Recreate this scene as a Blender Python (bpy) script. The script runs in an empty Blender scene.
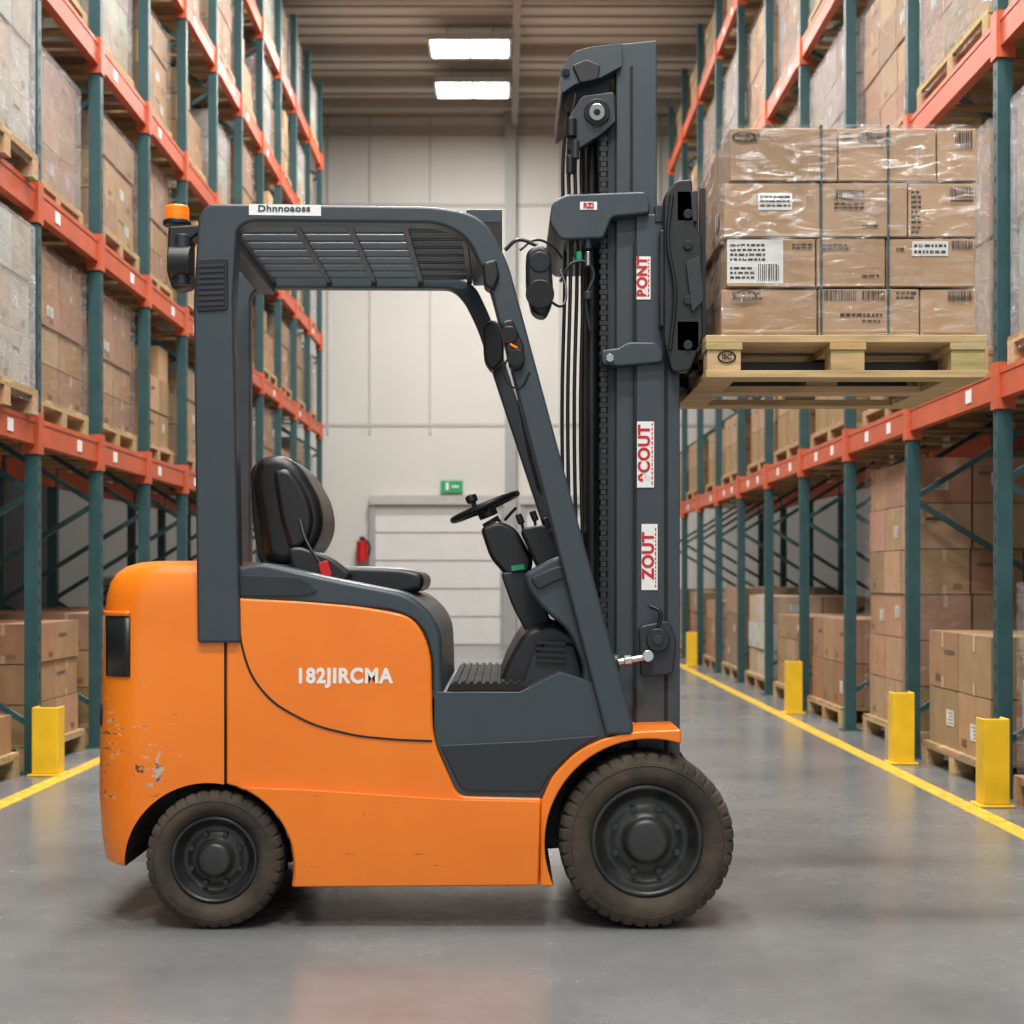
import bpy, bmesh, math, random
from mathutils import Vector, Matrix
random.seed(7)
scene = bpy.context.scene
COL = scene.collection
F = 1530.0; EX, EZ = 505.0, 579.0; H = 1.03
C = 5.03   # forklift centre line (world Y)

def W(x, y, Y=4.5):
    return ((x-EX)*Y/F, H-(y-EZ)*Y/F)
def V(x, y, Y=4.5):
    a, b = W(x, y, Y); return Vector((a, Y, b))

# ---------------------------------------------------------------- materials
def newmat(name):
    m = bpy.data.materials.new(name); m.use_nodes = True
    nt = m.node_tree; b = nt.nodes['Principled BSDF']
    return m, nt, b
def N(nt, t, **kw):
    n = nt.nodes.new(t)
    for k, v in kw.items():
        if k in n.inputs: n.inputs[k].default_value = v
        else: setattr(n, k, v)
    return n
def mat(name, col, rough=0.5, metal=0.0, var=0.08, scale=8, bump=0.0, bscale=60, coat=0, emis=0, rvar=0.1, dust=None):
    m, nt, b = newmat(name)
    tc = N(nt, 'ShaderNodeTexCoord')
    no = N(nt, 'ShaderNodeTexNoise', Scale=scale, Detail=6.0)
    nt.links.new(tc.outputs['Object'], no.inputs['Vector'])
    cr = N(nt, 'ShaderNodeValToRGB')
    c = Vector(col)
    cr.color_ramp.elements[0].position = .3; cr.color_ramp.elements[1].position = .7
    c1 = Vector(dust) if dust else c*(1+var)
    cr.color_ramp.elements[0].color = (*(c*(1-var)), 1); cr.color_ramp.elements[1].color = (*c1, 1)
    nt.links.new(no.outputs['Fac'], cr.inputs['Fac'])
    nt.links.new(cr.outputs['Color'], b.inputs['Base Color'])
    mr = N(nt, 'ShaderNodeMapRange'); mr.inputs['To Min'].default_value = max(0, rough-rvar); mr.inputs['To Max'].default_value = min(1, rough+rvar)
    nt.links.new(no.outputs['Fac'], mr.inputs['Value']); nt.links.new(mr.outputs[0], b.inputs['Roughness'])
    b.inputs['Metallic'].default_value = metal
    b.inputs['Coat Weight'].default_value = coat
    if bump:
        n2 = N(nt, 'ShaderNodeTexNoise', Scale=bscale, Detail=4.0)
        nt.links.new(tc.outputs['Object'], n2.inputs['Vector'])
        bp = N(nt, 'ShaderNodeBump', Strength=bump, Distance=0.01)
        nt.links.new(n2.outputs['Fac'], bp.inputs['Height']); nt.links.new(bp.outputs[0], b.inputs['Normal'])
    if emis:
        b.inputs['Emission Color'].default_value = (*col, 1); b.inputs['Emission Strength'].default_value = emis
    return m

M = {}
M['grey'] = mat('charcoal_paint', (0.036, 0.050, 0.060), 0.40, var=.06, bump=.05, bscale=300)
M['greyd'] = mat('dark_charcoal', (0.018, 0.023, 0.028), 0.5, var=.1)
M['black'] = mat('black_plastic', (0.008, 0.009, 0.010), 0.42, bump=.05, bscale=200)
M['blackr'] = mat('black_rubber', (0.010, 0.010, 0.010), 0.85)
M['vinyl'] = mat('black_vinyl', (0.007, 0.007, 0.008), 0.36, bump=.06, bscale=150)
M['rubber'] = mat('tyre_rubber', (0.022, 0.018, 0.015), 0.85, var=.4, scale=9, bump=.25, bscale=70, dust=(.075, .056, .038))
M['rim'] = mat('rim_paint', (0.014, 0.017, 0.019), 0.40, var=.3, scale=10, dust=(.034, .033, .031))
M['steel'] = mat('bare_steel', (0.5, 0.5, 0.5), 0.3, metal=1)
M['arch_dark'] = mat('arch_inner_dark', (0.03, 0.016, 0.01), 0.8)  # darkened orange for the inner faces of the wheel arches
M['white'] = mat('white_decal', (0.82, 0.82, 0.80), 0.5, var=.02)
M['red'] = mat('red_print', (0.55, 0.008, 0.015), 0.5)
M['amber'] = mat('amber_lens', (1.0, 0.20, 0.008), 0.2, emis=.25)
M['teal'] = mat('rack_teal', (0.018, 0.066, 0.072), 0.5, var=.15)
M['beam'] = mat('rack_orange', (0.52, 0.095, 0.034), 0.5, var=.15)
M['yellow'] = mat('guard_yellow', (0.80, 0.50, 0.012), 0.45, var=.12)
M['line'] = mat('line_yellow', (0.66, 0.44, 0.05), 0.45, var=.35, scale=20)
M['wood_dk'] = mat('dark_slot', (0.01, 0.01, 0.01), 0.8)
M['green'] = mat('sign_green', (0.01, 0.26, 0.10), 0.5, emis=.2)
M['extred'] = mat('extinguisher_red', (0.55, 0.015, 0.015), 0.35)
M['door'] = mat('door_panel', (0.72, 0.71, 0.69), 0.5, var=.03)
M['trim'] = mat('wall_trim', (0.36, 0.36, 0.35), 0.6, var=.05)
M['seam'] = mat('wall_seam', (0.48, 0.47, 0.44), 0.6, var=.05)
M['roofsteel'] = mat('roof_steel', (0.36, 0.33, 0.285), 0.6)
M['lamp'] = mat('lamp_panel', (1, 1, .97), 0.5, emis=9)

def orange():
    m, nt, b = newmat('orange_paint')
    tc = N(nt, 'ShaderNodeTexCoord')
    no = N(nt, 'ShaderNodeTexNoise', Scale=3.0, Detail=5.0)
    nt.links.new(tc.outputs['Object'], no.inputs['Vector'])
    cr = N(nt, 'ShaderNodeValToRGB')
    cr.color_ramp.elements[0].position = .3; cr.color_ramp.elements[1].position = .7
    cr.color_ramp.elements[0].color = (0.86, 0.190, 0.004, 1); cr.color_ramp.elements[1].color = (0.93, 0.225, 0.007, 1)
    nt.links.new(no.outputs['Fac'], cr.inputs['Fac'])
    def layer(prev, scale3, centre, dmax, amt, thr, colA, colB, sc=1.0):
        mp = N(nt, 'ShaderNodeMapping'); mp.inputs['Scale'].default_value = scale3
        nt.links.new(tc.outputs['Object'], mp.inputs['Vector'])
        ch = N(nt, 'ShaderNodeTexNoise', Scale=sc, Detail=7.0, Roughness=.65)
        nt.links.new(mp.outputs[0], ch.inputs['Vector'])
        sx = N(nt, 'ShaderNodeVectorMath', operation='DISTANCE'); sx.inputs[1].default_value = centre
        nt.links.new(tc.outputs['Object'], sx.inputs[0])
        mr = N(nt, 'ShaderNodeMapRange'); mr.inputs['From Min'].default_value = 0.02; mr.inputs['From Max'].default_value = dmax
        mr.inputs['To Min'].default_value = amt; mr.inputs['To Max'].default_value = 0.0
        nt.links.new(sx.outputs['Value'], mr.inputs['Value'])
        ad = N(nt, 'ShaderNodeMath', operation='ADD'); nt.links.new(ch.outputs['Fac'], ad.inputs[0]); nt.links.new(mr.outputs[0], ad.inputs[1])
        th = N(nt, 'ShaderNodeValToRGB'); th.color_ramp.elements[0].position = thr; th.color_ramp.elements[1].position = thr+.02
        nt.links.new(ad.outputs[0], th.inputs['Fac'])
        cc = N(nt, 'ShaderNodeTexNoise', Scale=45.0)
        nt.links.new(tc.outputs['Object'], cc.inputs['Vector'])
        c2 = N(nt, 'ShaderNodeValToRGB'); c2.color_ramp.elements[0].color = (*colA, 1); c2.color_ramp.elements[1].color = (*colB, 1)
        c2.color_ramp.elements[0].position = .45; c2.color_ramp.elements[1].position = .55
        nt.links.new(cc.outputs['Fac'], c2.inputs['Fac'])
        mx = N(nt, 'ShaderNodeMix', data_type='RGBA')
        nt.links.new(th.outputs['Color'], mx.inputs[0]); nt.links.new(prev, mx.inputs[6]); nt.links.new(c2.outputs['Color'], mx.inputs[7])
        return mx.outputs[2]
    sp = N(nt, 'ShaderNodeSeparateXYZ'); nt.links.new(tc.outputs['Object'], sp.inputs[0])
    gz = N(nt, 'ShaderNodeMapRange'); gz.inputs['From Min'].default_value = .05; gz.inputs['From Max'].default_value = .36; gz.inputs['To Min'].default_value = .5; gz.inputs['To Max'].default_value = 0
    nt.links.new(sp.outputs['Z'], gz.inputs['Value'])
    gn = N(nt, 'ShaderNodeTexNoise', Scale=7.0, Detail=8.0, Roughness=.7); nt.links.new(tc.outputs['Object'], gn.inputs['Vector'])
    gm = N(nt, 'ShaderNodeMath', operation='MULTIPLY'); nt.links.new(gz.outputs[0], gm.inputs[0]); nt.links.new(gn.outputs['Fac'], gm.inputs[1])
    g = N(nt, 'ShaderNodeMix', data_type='RGBA'); nt.links.new(gm.outputs[0], g.inputs[0]); nt.links.new(cr.outputs['Color'], g.inputs[6]); g.inputs[7].default_value = (.34, .09, .02, 1)
    o1 = layer(g.outputs[2], (14, 14, 90), (-1.12, 4.56, 0.56), .36, .135, .70, (.16, .09, .045), (.66, .42, .24))
    o1 = layer(o1, (26, 26, 22), (-1.045, 4.54, 0.47), .11, .22, .70, (.07, .055, .045), (.50, .44, .36))
    o1 = layer(o1, (6, 6, 60), (-.60, 4.50, 0.14), .75, .085, .705, (.14, .05, .02), (.45, .14, .03))
    nt.links.new(o1, b.inputs['Base Color'])
    b.inputs['Roughness'].default_value = 0.34; b.inputs['Coat Weight'].default_value = .2; b.inputs['Coat Roughness'].default_value = .15
    bp = N(nt, 'ShaderNodeBump', Strength=.05, Distance=.02); nt.links.new(no.outputs['Fac'], bp.inputs['Height']); nt.links.new(bp.outputs[0], b.inputs['Normal'])
    return m
M['orange'] = orange()

def attrmat(name, rough, grain=False):
    m, nt, b = newmat(name)
    at = N(nt, 'ShaderNodeAttribute'); at.attribute_name = 'Col'
    tc = N(nt, 'ShaderNodeTexCoord')
    mp = N(nt, 'ShaderNodeMapping')
    mp.inputs['Scale'].default_value = (4, 30, 30) if grain else (6, 6, 6)
    nt.links.new(tc.outputs['Object'], mp.inputs['Vector'])
    no = N(nt, 'ShaderNodeTexNoise', Scale=1.5, Detail=6.0); nt.links.new(mp.outputs[0], no.inputs['Vector'])
    cr = N(nt, 'ShaderNodeValToRGB'); lo = .62 if grain else .86
    cr.color_ramp.elements[0].position = .3; cr.color_ramp.elements[1].position = .7
    cr.color_ramp.elements[0].color = (lo, lo, lo, 1); cr.color_ramp.elements[1].color = (1.05, 1.05, 1.05, 1)
    nt.links.new(no.outputs['Fac'], cr.inputs['Fac'])
    mx = N(nt, 'ShaderNodeMix', data_type='RGBA', blend_type='MULTIPLY'); mx.inputs[0].default_value = 1
    nt.links.new(at.outputs['Color'], mx.inputs[6]); nt.links.new(cr.outputs['Color'], mx.inputs[7])
    nt.links.new(mx.outputs[2], b.inputs['Base Color']); b.inputs['Roughness'].default_value = rough
    return m
M['card'] = attrmat('cardboard', .7)
M['wood'] = attrmat('pallet_wood', .8, True)

def film(name, lo, hi, tint=.85, f0=.42, f1=.68):
    m, nt, b = newmat(name); nt.nodes.remove(b)
    out = nt.nodes['Material Output']
    tc = N(nt, 'ShaderNodeTexCoord')
    mp = N(nt, 'ShaderNodeMapping'); mp.inputs['Scale'].default_value = (5, 5, 16); mp.inputs['Rotation'].default_value = (0.25, .3, 0)
    nt.links.new(tc.outputs['Object'], mp.inputs['Vector'])
    no = N(nt, 'ShaderNodeTexNoise', Scale=1.6, Detail=8.0, Distortion=1.6, Roughness=.6); nt.links.new(mp.outputs[0], no.inputs['Vector'])
    mr = N(nt, 'ShaderNodeMapRange'); mr.inputs['From Min'].default_value = f0; mr.inputs['From Max'].default_value = f1
    mr.inputs['To Min'].default_value = lo; mr.inputs['To Max'].default_value = hi
    nt.links.new(no.outputs['Fac'], mr.inputs['Value'])
    bp = N(nt, 'ShaderNodeBump', Strength=1.0, Distance=.03); nt.links.new(no.outputs['Fac'], bp.inputs['Height'])
    tr = N(nt, 'ShaderNodeBsdfTransparent'); tr.inputs[0].default_value = (.97, .97, .97, 1)
    p = N(nt, 'ShaderNodeBsdfPrincipled'); p.inputs['Base Color'].default_value = (tint, tint, tint, 1); p.inputs['Roughness'].default_value = .15
    p.inputs['Metallic'].default_value = .35
    nt.links.new(bp.outputs[0], p.inputs['Normal'])
    ms = N(nt, 'ShaderNodeMixShader'); nt.links.new(mr.outputs[0], ms.inputs[0]); nt.links.new(tr.outputs[0], ms.inputs[1]); nt.links.new(p.outputs[0], ms.inputs[2])
    nt.links.new(ms.outputs[0], out.inputs['Surface'])
    return m
M['film'] = film('stretch_film', .03, .26)
M['filmlo'] = film('stretch_film_thin', .0, .16)
M['filmtop'] = film('stretch_film_top', .03, .5, .9, .50, .72)
M['film2'] = film('stretch_film_heavy', .24, .60, .70)

def concrete():
    m, nt, b = newmat('polished_concrete')
    tc = N(nt, 'ShaderNodeTexCoord')
    n1 = N(nt, 'ShaderNodeTexNoise', Scale=.8, Detail=9.0, Roughness=.62); nt.links.new(tc.outputs['Object'], n1.inputs['Vector'])
    n2 = N(nt, 'ShaderNodeTexNoise', Scale=14.0, Detail=8.0, Roughness=.7); nt.links.new(tc.outputs['Object'], n2.inputs['Vector'])
    ad = N(nt, 'ShaderNodeMix', data_type='FLOAT'); ad.inputs[0].default_value = .22
    nt.links.new(n1.outputs['Fac'], ad.inputs[2]); nt.links.new(n2.outputs['Fac'], ad.inputs[3])
    cr = N(nt, 'ShaderNodeValToRGB'); cr.color_ramp.elements[0].position = .30; cr.color_ramp.elements[1].position = .70
    cr.color_ramp.elements[0].color = (.125, .131, .135, 1); cr.color_ramp.elements[1].color = (.225, .230, .230, 1)
    nt.links.new(ad.outputs[0], cr.inputs['Fac']); nt.links.new(cr.outputs['Color'], b.inputs['Base Color'])
    mr = N(nt, 'ShaderNodeMapRange'); mr.inputs['From Min'].default_value = .3; mr.inputs['From Max'].default_value = .7
    mr.inputs['To Min'].default_value = .17; mr.inputs['To Max'].default_value = .34
    nt.links.new(ad.outputs[0], mr.inputs['Value']); nt.links.new(mr.outputs[0], b.inputs['Roughness'])
    b.inputs['Specular IOR Level'].default_value = .65
    bp = N(nt, 'ShaderNodeBump', Strength=.03, Distance=.01); nt.links.new(n2.outputs['Fac'], bp.inputs['Height']); nt.links.new(bp.outputs[0], b.inputs['Normal'])
    return m
M['floor'] = concrete()

def panelwall(name, col):
    m, nt, b = newmat(name)
    tc = N(nt, 'ShaderNodeTexCoord')
    no = N(nt, 'ShaderNodeTexNoise', Scale=1.2, Detail=5.0); nt.links.new(tc.outputs['Object'], no.inputs['Vector'])
    cr = N(nt, 'ShaderNodeValToRGB'); c = Vector(col); cr.color_ramp.elements[0].color = (*(c*.93), 1); cr.color_ramp.elements[1].color = (*(c*1.04), 1)
    nt.links.new(no.outputs['Fac'], cr.inputs['Fac']); nt.links.new(cr.outputs['Color'], b.inputs['Base Color']); b.inputs['Roughness'].default_value = .6
    return m
M['wall'] = panelwall('wall_panel', (.66, .645, .60))
M['walldk'] = panelwall('wall_side_shade', (.045, .045, .048))  # near black: the shade behind the racks is put into the side wall colour
M['ceil'] = panelwall('ceiling_deck', (.66, .60, .51))

# ---------------------------------------------------------------- mesh helpers
def link(ob, parent=None):
    COL.objects.link(ob)
    if parent is not None: ob.parent = parent
    return ob
def empty(name, loc=(0, 0, 0)):
    e = bpy.data.objects.new(name, None); e.empty_display_size = .2; e.location = loc
    return link(e)

class MB:
    def __init__(s): s.v = []; s.f = []; s.m = []; s.c = []; s.mats = []
    def mi(s, k):
        if k not in s.mats: s.mats.append(k)
        return s.mats.index(k)
    def box(s, a, b, k, col=(1, 1, 1), skip=()):
        x0, y0, z0 = a; x1, y1, z1 = b; n = len(s.v)
        s.v += [(x0, y0, z0), (x1, y0, z0), (x1, y1, z0), (x0, y1, z0), (x0, y0, z1), (x1, y0, z1), (x1, y1, z1), (x0, y1, z1)]
        fs = {'b': (0, 3, 2, 1), 't': (4, 5, 6, 7), 'f': (0, 1, 5, 4), 'r': (1, 2, 6, 5), 'k': (2, 3, 7, 6), 'l': (3, 0, 4, 7)}
        i = s.mi(k)
        for kk, q in fs.items():
            if kk in skip: continue
            s.f.append(tuple(n+t for t in q)); s.m.append(i); s.c.append(col)
    def quad(s, pts, k, col=(1, 1, 1)):
        n = len(s.v); s.v += [tuple(p) for p in pts]; s.f.append(tuple(range(n, n+len(pts)))); s.m.append(s.mi(k)); s.c.append(col)
    def bar(s, p, q, t, k, col=(1, 1, 1), up=(0, 1, 0), t2=None):
        p = Vector(p); q = Vector(q); d = (q-p).normalized(); u = Vector(up); a = d.cross(u).normalized()*t/2; b = d.cross(a).normalized()*(t2 or t)/2
        n = len(s.v)
        for o in (p, q):
            for sa, sb in ((-1, -1), (1, -1), (1, 1), (-1, 1)): s.v.append(tuple(o+a*sa+b*sb))
        i = s.mi(k)
        for q4 in ((0, 1, 2, 3), (7, 6, 5, 4), (0, 4, 5, 1), (1, 5, 6, 2), (2, 6, 7, 3), (3, 7, 4, 0)):
            s.f.append(tuple(n+t for t in q4)); s.m.append(i); s.c.append(col)
    def mesh(s, name):
        me = bpy.data.meshes.new(name); me.from_pydata(s.v, [], s.f)
        for k in s.mats: me.materials.append(M[k])
        me.polygons.foreach_set('material_index', s.m)
        at = me.color_attributes.new('Col', 'FLOAT_COLOR', 'CORNER')
        d = []
        for p in me.polygons:
            c = s.c[p.index]
            for _ in range(p.loop_total): d += [c[0], c[1], c[2], 1]
        at.data.foreach_set('color', d)
        me.update(); return me
    def obj(s, name, parent=None, bevel=0):
        o = bpy.data.objects.new(name, s.mesh(name)); link(o, parent)
        if bevel: addbevel(o, bevel, 2)
        return o

def addbevel(o, w, seg=3, ang=30):
    for p in o.data.polygons: p.use_smooth = True
    m = o.modifiers.new('bevel', 'BEVEL'); m.width = w; m.segments = seg; m.limit_method = 'ANGLE'; m.angle_limit = math.radians(ang); m.harden_normals = True

def fillet(pts, n=6):
    out = []
    L = len(pts)
    for i, p in enumerate(pts):
        if len(p) < 3 or p[2] == 0: out.append((p[0], p[1])); continue
        P = Vector(p[:2]); A = Vector(pts[i-1][:2]); B = Vector(pts[(i+1) % L][:2])
        da = (A-P); db = (B-P); la = da.length; lb = db.length; da /= la; db /= lb
        t = min(p[2], la*.48, lb*.48)
        s = P+da*t; e = P+db*t
        for k in range(n+1):
            u = k/n; q = s*(1-u)**2+P*2*u*(1-u)+e*u*u; out.append((q.x, q.y))
    return out

def prism(name, pts, Y0, Y1, k, bevel=.006, parent=None, ref=None, seg=3):
    """side-elevation outline extruded across the truck width"""
    ref = ref or Y0
    pts = fillet(pts); n = len(pts)
    bm = bmesh.new()
    a = []; b = []
    for x, y in pts:
        X, Z = W(x, y, ref); a.append(bm.verts.new((X, Y0, Z))); b.append(bm.verts.new((X, Y1, Z)))
    bm.faces.new(a); bm.faces.new(b[::-1])
    for i in range(n):
        j = (i+1) % n; bm.faces.new((a[j], a[i], b[i], b[j]))
    bmesh.ops.recalc_face_normals(bm, faces=bm.faces)
    me = bpy.data.meshes.new(name); bm.to_mesh(me); bm.free(); me.materials.append(M[k])
    o = bpy.data.objects.new(name, me); link(o, parent)
    if bevel: addbevel(o, bevel, seg)
    return o
def prism2(name, pts, Y0, Y1, k, bevel=.006, parent=None):
    a = prism(name+'_near', pts, Y0, Y1, k, bevel, parent)
    b = prism(name+'_far', pts, 2*C-Y1, 2*C-Y0, k, bevel, parent, ref=Y0)
    return a, b

def cyl(name, p, q, r, k, parent=None, n=32, r2=None, bevel=0.0):
    p = Vector(p); q = Vector(q); d = q-p
    bm = bmesh.new(); bmesh.ops.create_cone(bm, cap_ends=True, segments=n, radius1=r, radius2=r if r2 is None else r2, depth=d.length)
    rot = d.to_track_quat('Z', 'Y').to_matrix().to_4x4()
    bmesh.ops.transform(bm, matrix=Matrix.Translation((p+q)/2) @ rot, verts=bm.verts)
    me = bpy.data.meshes.new(name); bm.to_mesh(me); bm.free(); me.materials.append(M[k])
    o = bpy.data.objects.new(name, me); link(o, parent)
    addbevel(o, bevel or min(r*.15, .004), 2)
    return o
def tube(name, pts, r, k, parent=None, smooth=True):
    cu = bpy.data.curves.new(name, 'CURVE'); cu.dimensions = '3D'; cu.bevel_depth = r; cu.bevel_resolution = 4; cu.use_fill_caps = True
    sp = cu.splines.new('BEZIER' if smooth else 'POLY')
    if smooth:
        sp.bezier_points.add(len(pts)-1)
        for b, p in zip(sp.bezier_points, pts): b.co = p; b.handle_left_type = b.handle_right_type = 'AUTO'
    else:
        sp.points.add(len(pts)-1)
        for b, p in zip(sp.points, pts): b.co = (*p, 1)
    cu.materials.append(M[k])
    o = bpy.data.objects.new(name, cu); return link(o, parent)
def text(name, s, size, loc, rot, k, parent=None, off=0.0, align='CENTER', sx=1.0, sp=1.0):
    cu = bpy.data.curves.new(name, 'FONT'); cu.body = s; cu.size = size; cu.extrude = .0006; cu.offset = off; cu.align_x = align; cu.align_y = 'CENTER'; cu.space_character = sp
    cu.materials.append(M[k]); o = bpy.data.objects.new(name, cu); o.location = loc; o.rotation_euler = rot; o.scale = (sx, 1, 1); return link(o, parent)
def torus(name, loc, R, r, rot, k, parent=None, n=64, m=12):
    bm = bmesh.new(); ring = []
    for i in range(n):
        a = 2*math.pi*i/n; rr = []
        for j in range(m):
            b = 2*math.pi*j/m; rr.append(bm.verts.new(((R+r*math.cos(b))*math.cos(a), (R+r*math.cos(b))*math.sin(a), r*math.sin(b))))
        ring.append(rr)
    for i in range(n):
        for j in range(m):
            bm.faces.new((ring[i][j], ring[(i+1) % n][j], ring[(i+1) % n][(j+1) % m], ring[i][(j+1) % m])).smooth = True
    me = bpy.data.meshes.new(name); bm.to_mesh(me); bm.free(); me.materials.append(M[k])
    o = bpy.data.objects.new(name, me); o.location = loc; o.rotation_euler = rot; return link(o, parent)

def bake(o):
    dg = bpy.context.evaluated_depsgraph_get(); me = bpy.data.meshes.new_from_object(o.evaluated_get(dg)); o.modifiers.clear(); o.data = me
def cut(o, cx, cy, r, k='arch_dark', n=72):
    X, Z = W(cx, cy); R = r*4.5/F
    c = cyl('cutter', (X, 4.2, Z), (X, 5.9, Z), R, k, None, n); c.modifiers.clear()
    m = o.modifiers.new('b', 'BOOLEAN'); m.operation = 'DIFFERENCE'; m.object = c; m.solver = 'EXACT'
    try: m.material_mode = 'TRANSFER'
    except Exception: pass
    bpy.context.view_layer.update(); bake(o)
    bpy.data.objects.remove(c)
    return o

# ================================================================ ROOM
def slab(name, a, b, k):
    m = MB(); m.box(a, b, k); return m.obj(name)
slab('floor', (-7, -6, -.1), (7, 24.2, 0), 'floor')
slab('wall_end', (-7, 24.0, 0), (7, 24.2, 8.4), 'wall')
slab('wall_left', (-7.1, -6, 0), (-7, 24.2, 8.4), 'walldk')
slab('wall_right', (7, -6, 0), (7.1, 24.2, 8.4), 'walldk')
slab('ceiling', (-7, -6, 8.3), (7, 24.2, 8.4), 'ceil')
for nm, x in (('floor_line_marking', 2.09), ('floor_line_marking', -2.30)):
    m = MB(); m.box((x-.045, -5, 0), (x+.045, 22.5, .003), 'line'); m.obj(nm)
m = MB()
for y in (18.9, 20.9, 22.2, 23.2): m.box((-6.9, y-.05, 8.16), (6.9, y+.05, 8.3), 'roofsteel')
for y in range(-5, 18, 2): m.box((-6.9, y-.06, 8.08), (6.9, y+.06, 8.3), 'roofsteel')
for x in (-4.5, .15, 4.5): m.box((x-.05, -5.9, 8.06), (x+.05, 23.9, 8.14), 'roofsteel')
y = 18.0
while y < 24: m.box((-6.9, y-.02, 8.275), (6.9, y+.02, 8.3), 'roofsteel'); y += .35
m.obj('trim_roof_beams')
def wallx(px): return (px-EX)*24/F
def wallz(py): return H-(py-EZ)*24/F
m = MB()
for py in (205, 425): m.box((-6.9, 23.985, wallz(py)-.025), (6.9, 24, wallz(py)+.025), 'seam')
for px in (328, 370, 430, 560, 610, 660): m.box((wallx(px)-.016, 23.98, 3.3), (wallx(px)+.016, 24, 8.3), 'seam')
m.obj('trim_end_wall')
m = MB(); m.box((wallx(505), 23.75, 0), (wallx(516), 23.97, 8.3), 'trim'); m.obj('trim_column')
m = MB(); m.box((-6.9, 23.9, 7.98), (6.9, 24, 8.1), 'roofsteel'); m.obj('trim_eaves')
def rdoor(name, x0, x1, z1, n=5):
    m = MB()
    for i in range(n):
        a = z1*i/n; b = z1*(i+1)/n; m.box((x0, 23.93, a+.012), (x1, 23.975, b-.012), 'door')
    m.box((x0, 23.96, 0), (x1, 23.98, z1), 'seam')
    m.box((x0-.09, 23.86, 0), (x0, 23.98, z1+.12), 'trim'); m.box((x1, 23.86, 0), (x1+.05, 23.98, z1+.12), 'trim')
    m.box((x0-.09, 23.82, z1), (x1+.05, 23.98, z1+.14), 'seam')
    m.obj(name)
rdoor('door_1', wallx(376), wallx(500), wallz(505))
rdoor('door_2', wallx(526), wallx(640), wallz(505))
m = MB(); m.box((wallx(441), 23.88, wallz(493)), (wallx(463), 23.96, wallz(481)), 'green')
m.box((wallx(446), 23.87, wallz(490.5)), (wallx(449), 23.88, wallz(483)), 'white'); m.box((wallx(452), 23.87, wallz(488)), (wallx(459), 23.88, wallz(486)), 'white'); m.obj('exit_sign')
fx = empty('fire_extinguisher')
cx = wallx(363); cyl('cylinder_body', (cx, 23.85, wallz(562)), (cx, 23.85, wallz(541)), .09, 'extred', fx)
m = MB(); m.box((cx-.05, 23.84, wallz(555)), (cx+.05, 24, wallz(548)), 'greyd'); m.obj('wall_bracket', fx)
cyl('neck', (cx, 23.85, wallz(541)), (cx, 23.85, wallz(537)), .04, 'black', fx); tube('hose', [(cx, 23.85, wallz(537)), (cx+.12, 23.8, wallz(545)), (cx+.11, 23.8, wallz(556))], .015, 'black', fx)

def fixture(x, y, w=1.0, d=.62, power=0):
    e = empty('ceiling_light')
    m = MB(); m.box((x-w/2-.04, y-d/2-.04, 7.98), (x+w/2+.04, y+d/2+.04, 8.06), 'trim')
    m.box((x-w/2, y-d/2, 7.965), (x-.02, y+d/2, 7.98), 'lamp'); m.box((x+.02, y-d/2, 7.965), (x+w/2, y+d/2, 7.98), 'lamp')
    m.bar((x-.3, y, 8.06), (x-.3, y, 8.3), .02, 'trim'); m.bar((x+.3, y, 8.06), (x+.3, y, 8.3), .02, 'trim')
    m.obj('housing', e)
    if power:
        l = bpy.data.lights.new('lamp', 'AREA'); l.shape = 'RECTANGLE'; l.size = w; l.size_y = d; l.energy = power*.76; l.color = (1, .975, .935)
        o = bpy.data.objects.new('lamp', l); o.location = (x, y, 7.95); link(o, e)
for (x, y, p) in ((-.46, 20.05, 460), (-.46, 21.75, 0), (-.46, 15.5, 460), (-.46, 11.5, 400), (-.46, 8, 350), (-1.3, 4.6, 300), (1.3, 4.6, 300), (-1.3, 1.2, 360), (1.3, 1.2, 360), (0, -2.5, 430)):
    fixture(x, y, power=p)

# ================================================================ RACKS
def rack(name, side, X, frames, levels, ztop=7.7, depth=1.0):
    e = empty(name)
    up = MB(); br = MB(); bm_ = MB(); lb = MB()
    xb = X+depth
    for y in frames:
        for xx in (X, xb):
            s = side*xx
            up.box((s-.036, y-.032, 0), (s+.036, y+.032, ztop), 'teal')
            up.box((s-.065, y-.06, 0), (s+.065, y+.06, .01), 'teal')
            if xx == X:
                z = .3; s2 = s-side*.036
                while z < 4: up.box((min(s2, s2-side*.0015), y-.006, z), (max(s2, s2-side*.0015), y+.006, z+.03), 'wood_dk'); z += .1
        z = .25; flip = False
        while z < ztop-.7:
            a, b = (X, xb) if not flip else (xb, X)
            br.bar((side*a, y, z), (side*b, y, z+.62), .03, 'teal'); flip = not flip; z += .62
        for lv in levels:
            s = side*X
            bm_.box((s-.045, y-.045, lv-.12), (s+.045, y+.045, lv+.10), 'beam')
    y0, y1 = frames[0], frames[-1]
    for lv in levels:
        for xx in (X, xb):
            s = side*xx
            bm_.box((s-.026, y0, lv-.07), (s+.026, y1, lv+.07), 'beam')
            bm_.box((s-.030, y0, lv+.045), (s+.030, y1, lv+.0705), 'beam')
        for i in range(len(frames)-1):
            for t in (.25, .6):
                if random.random() < .4:
                    yy = frames[i]+(frames[i+1]-frames[i])*t; s = side*X-side*.027
                    lb.box((min(s, s-side*.003), yy, lv-.04), (max(s, s-side*.003), yy+.09, lv+.025), 'white')
    up.obj('uprights', e); br.obj('braces', e); bm_.obj('beams', e); lb.obj('labels', e)
    return e
LF = [8.10+1.25*i for i in range(-2, 11)]
RF = [7.22+1.60*i for i in range(-1, 10)]
LL = [1.81, 3.03, 4.23, 5.48, 6.65]
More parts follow.
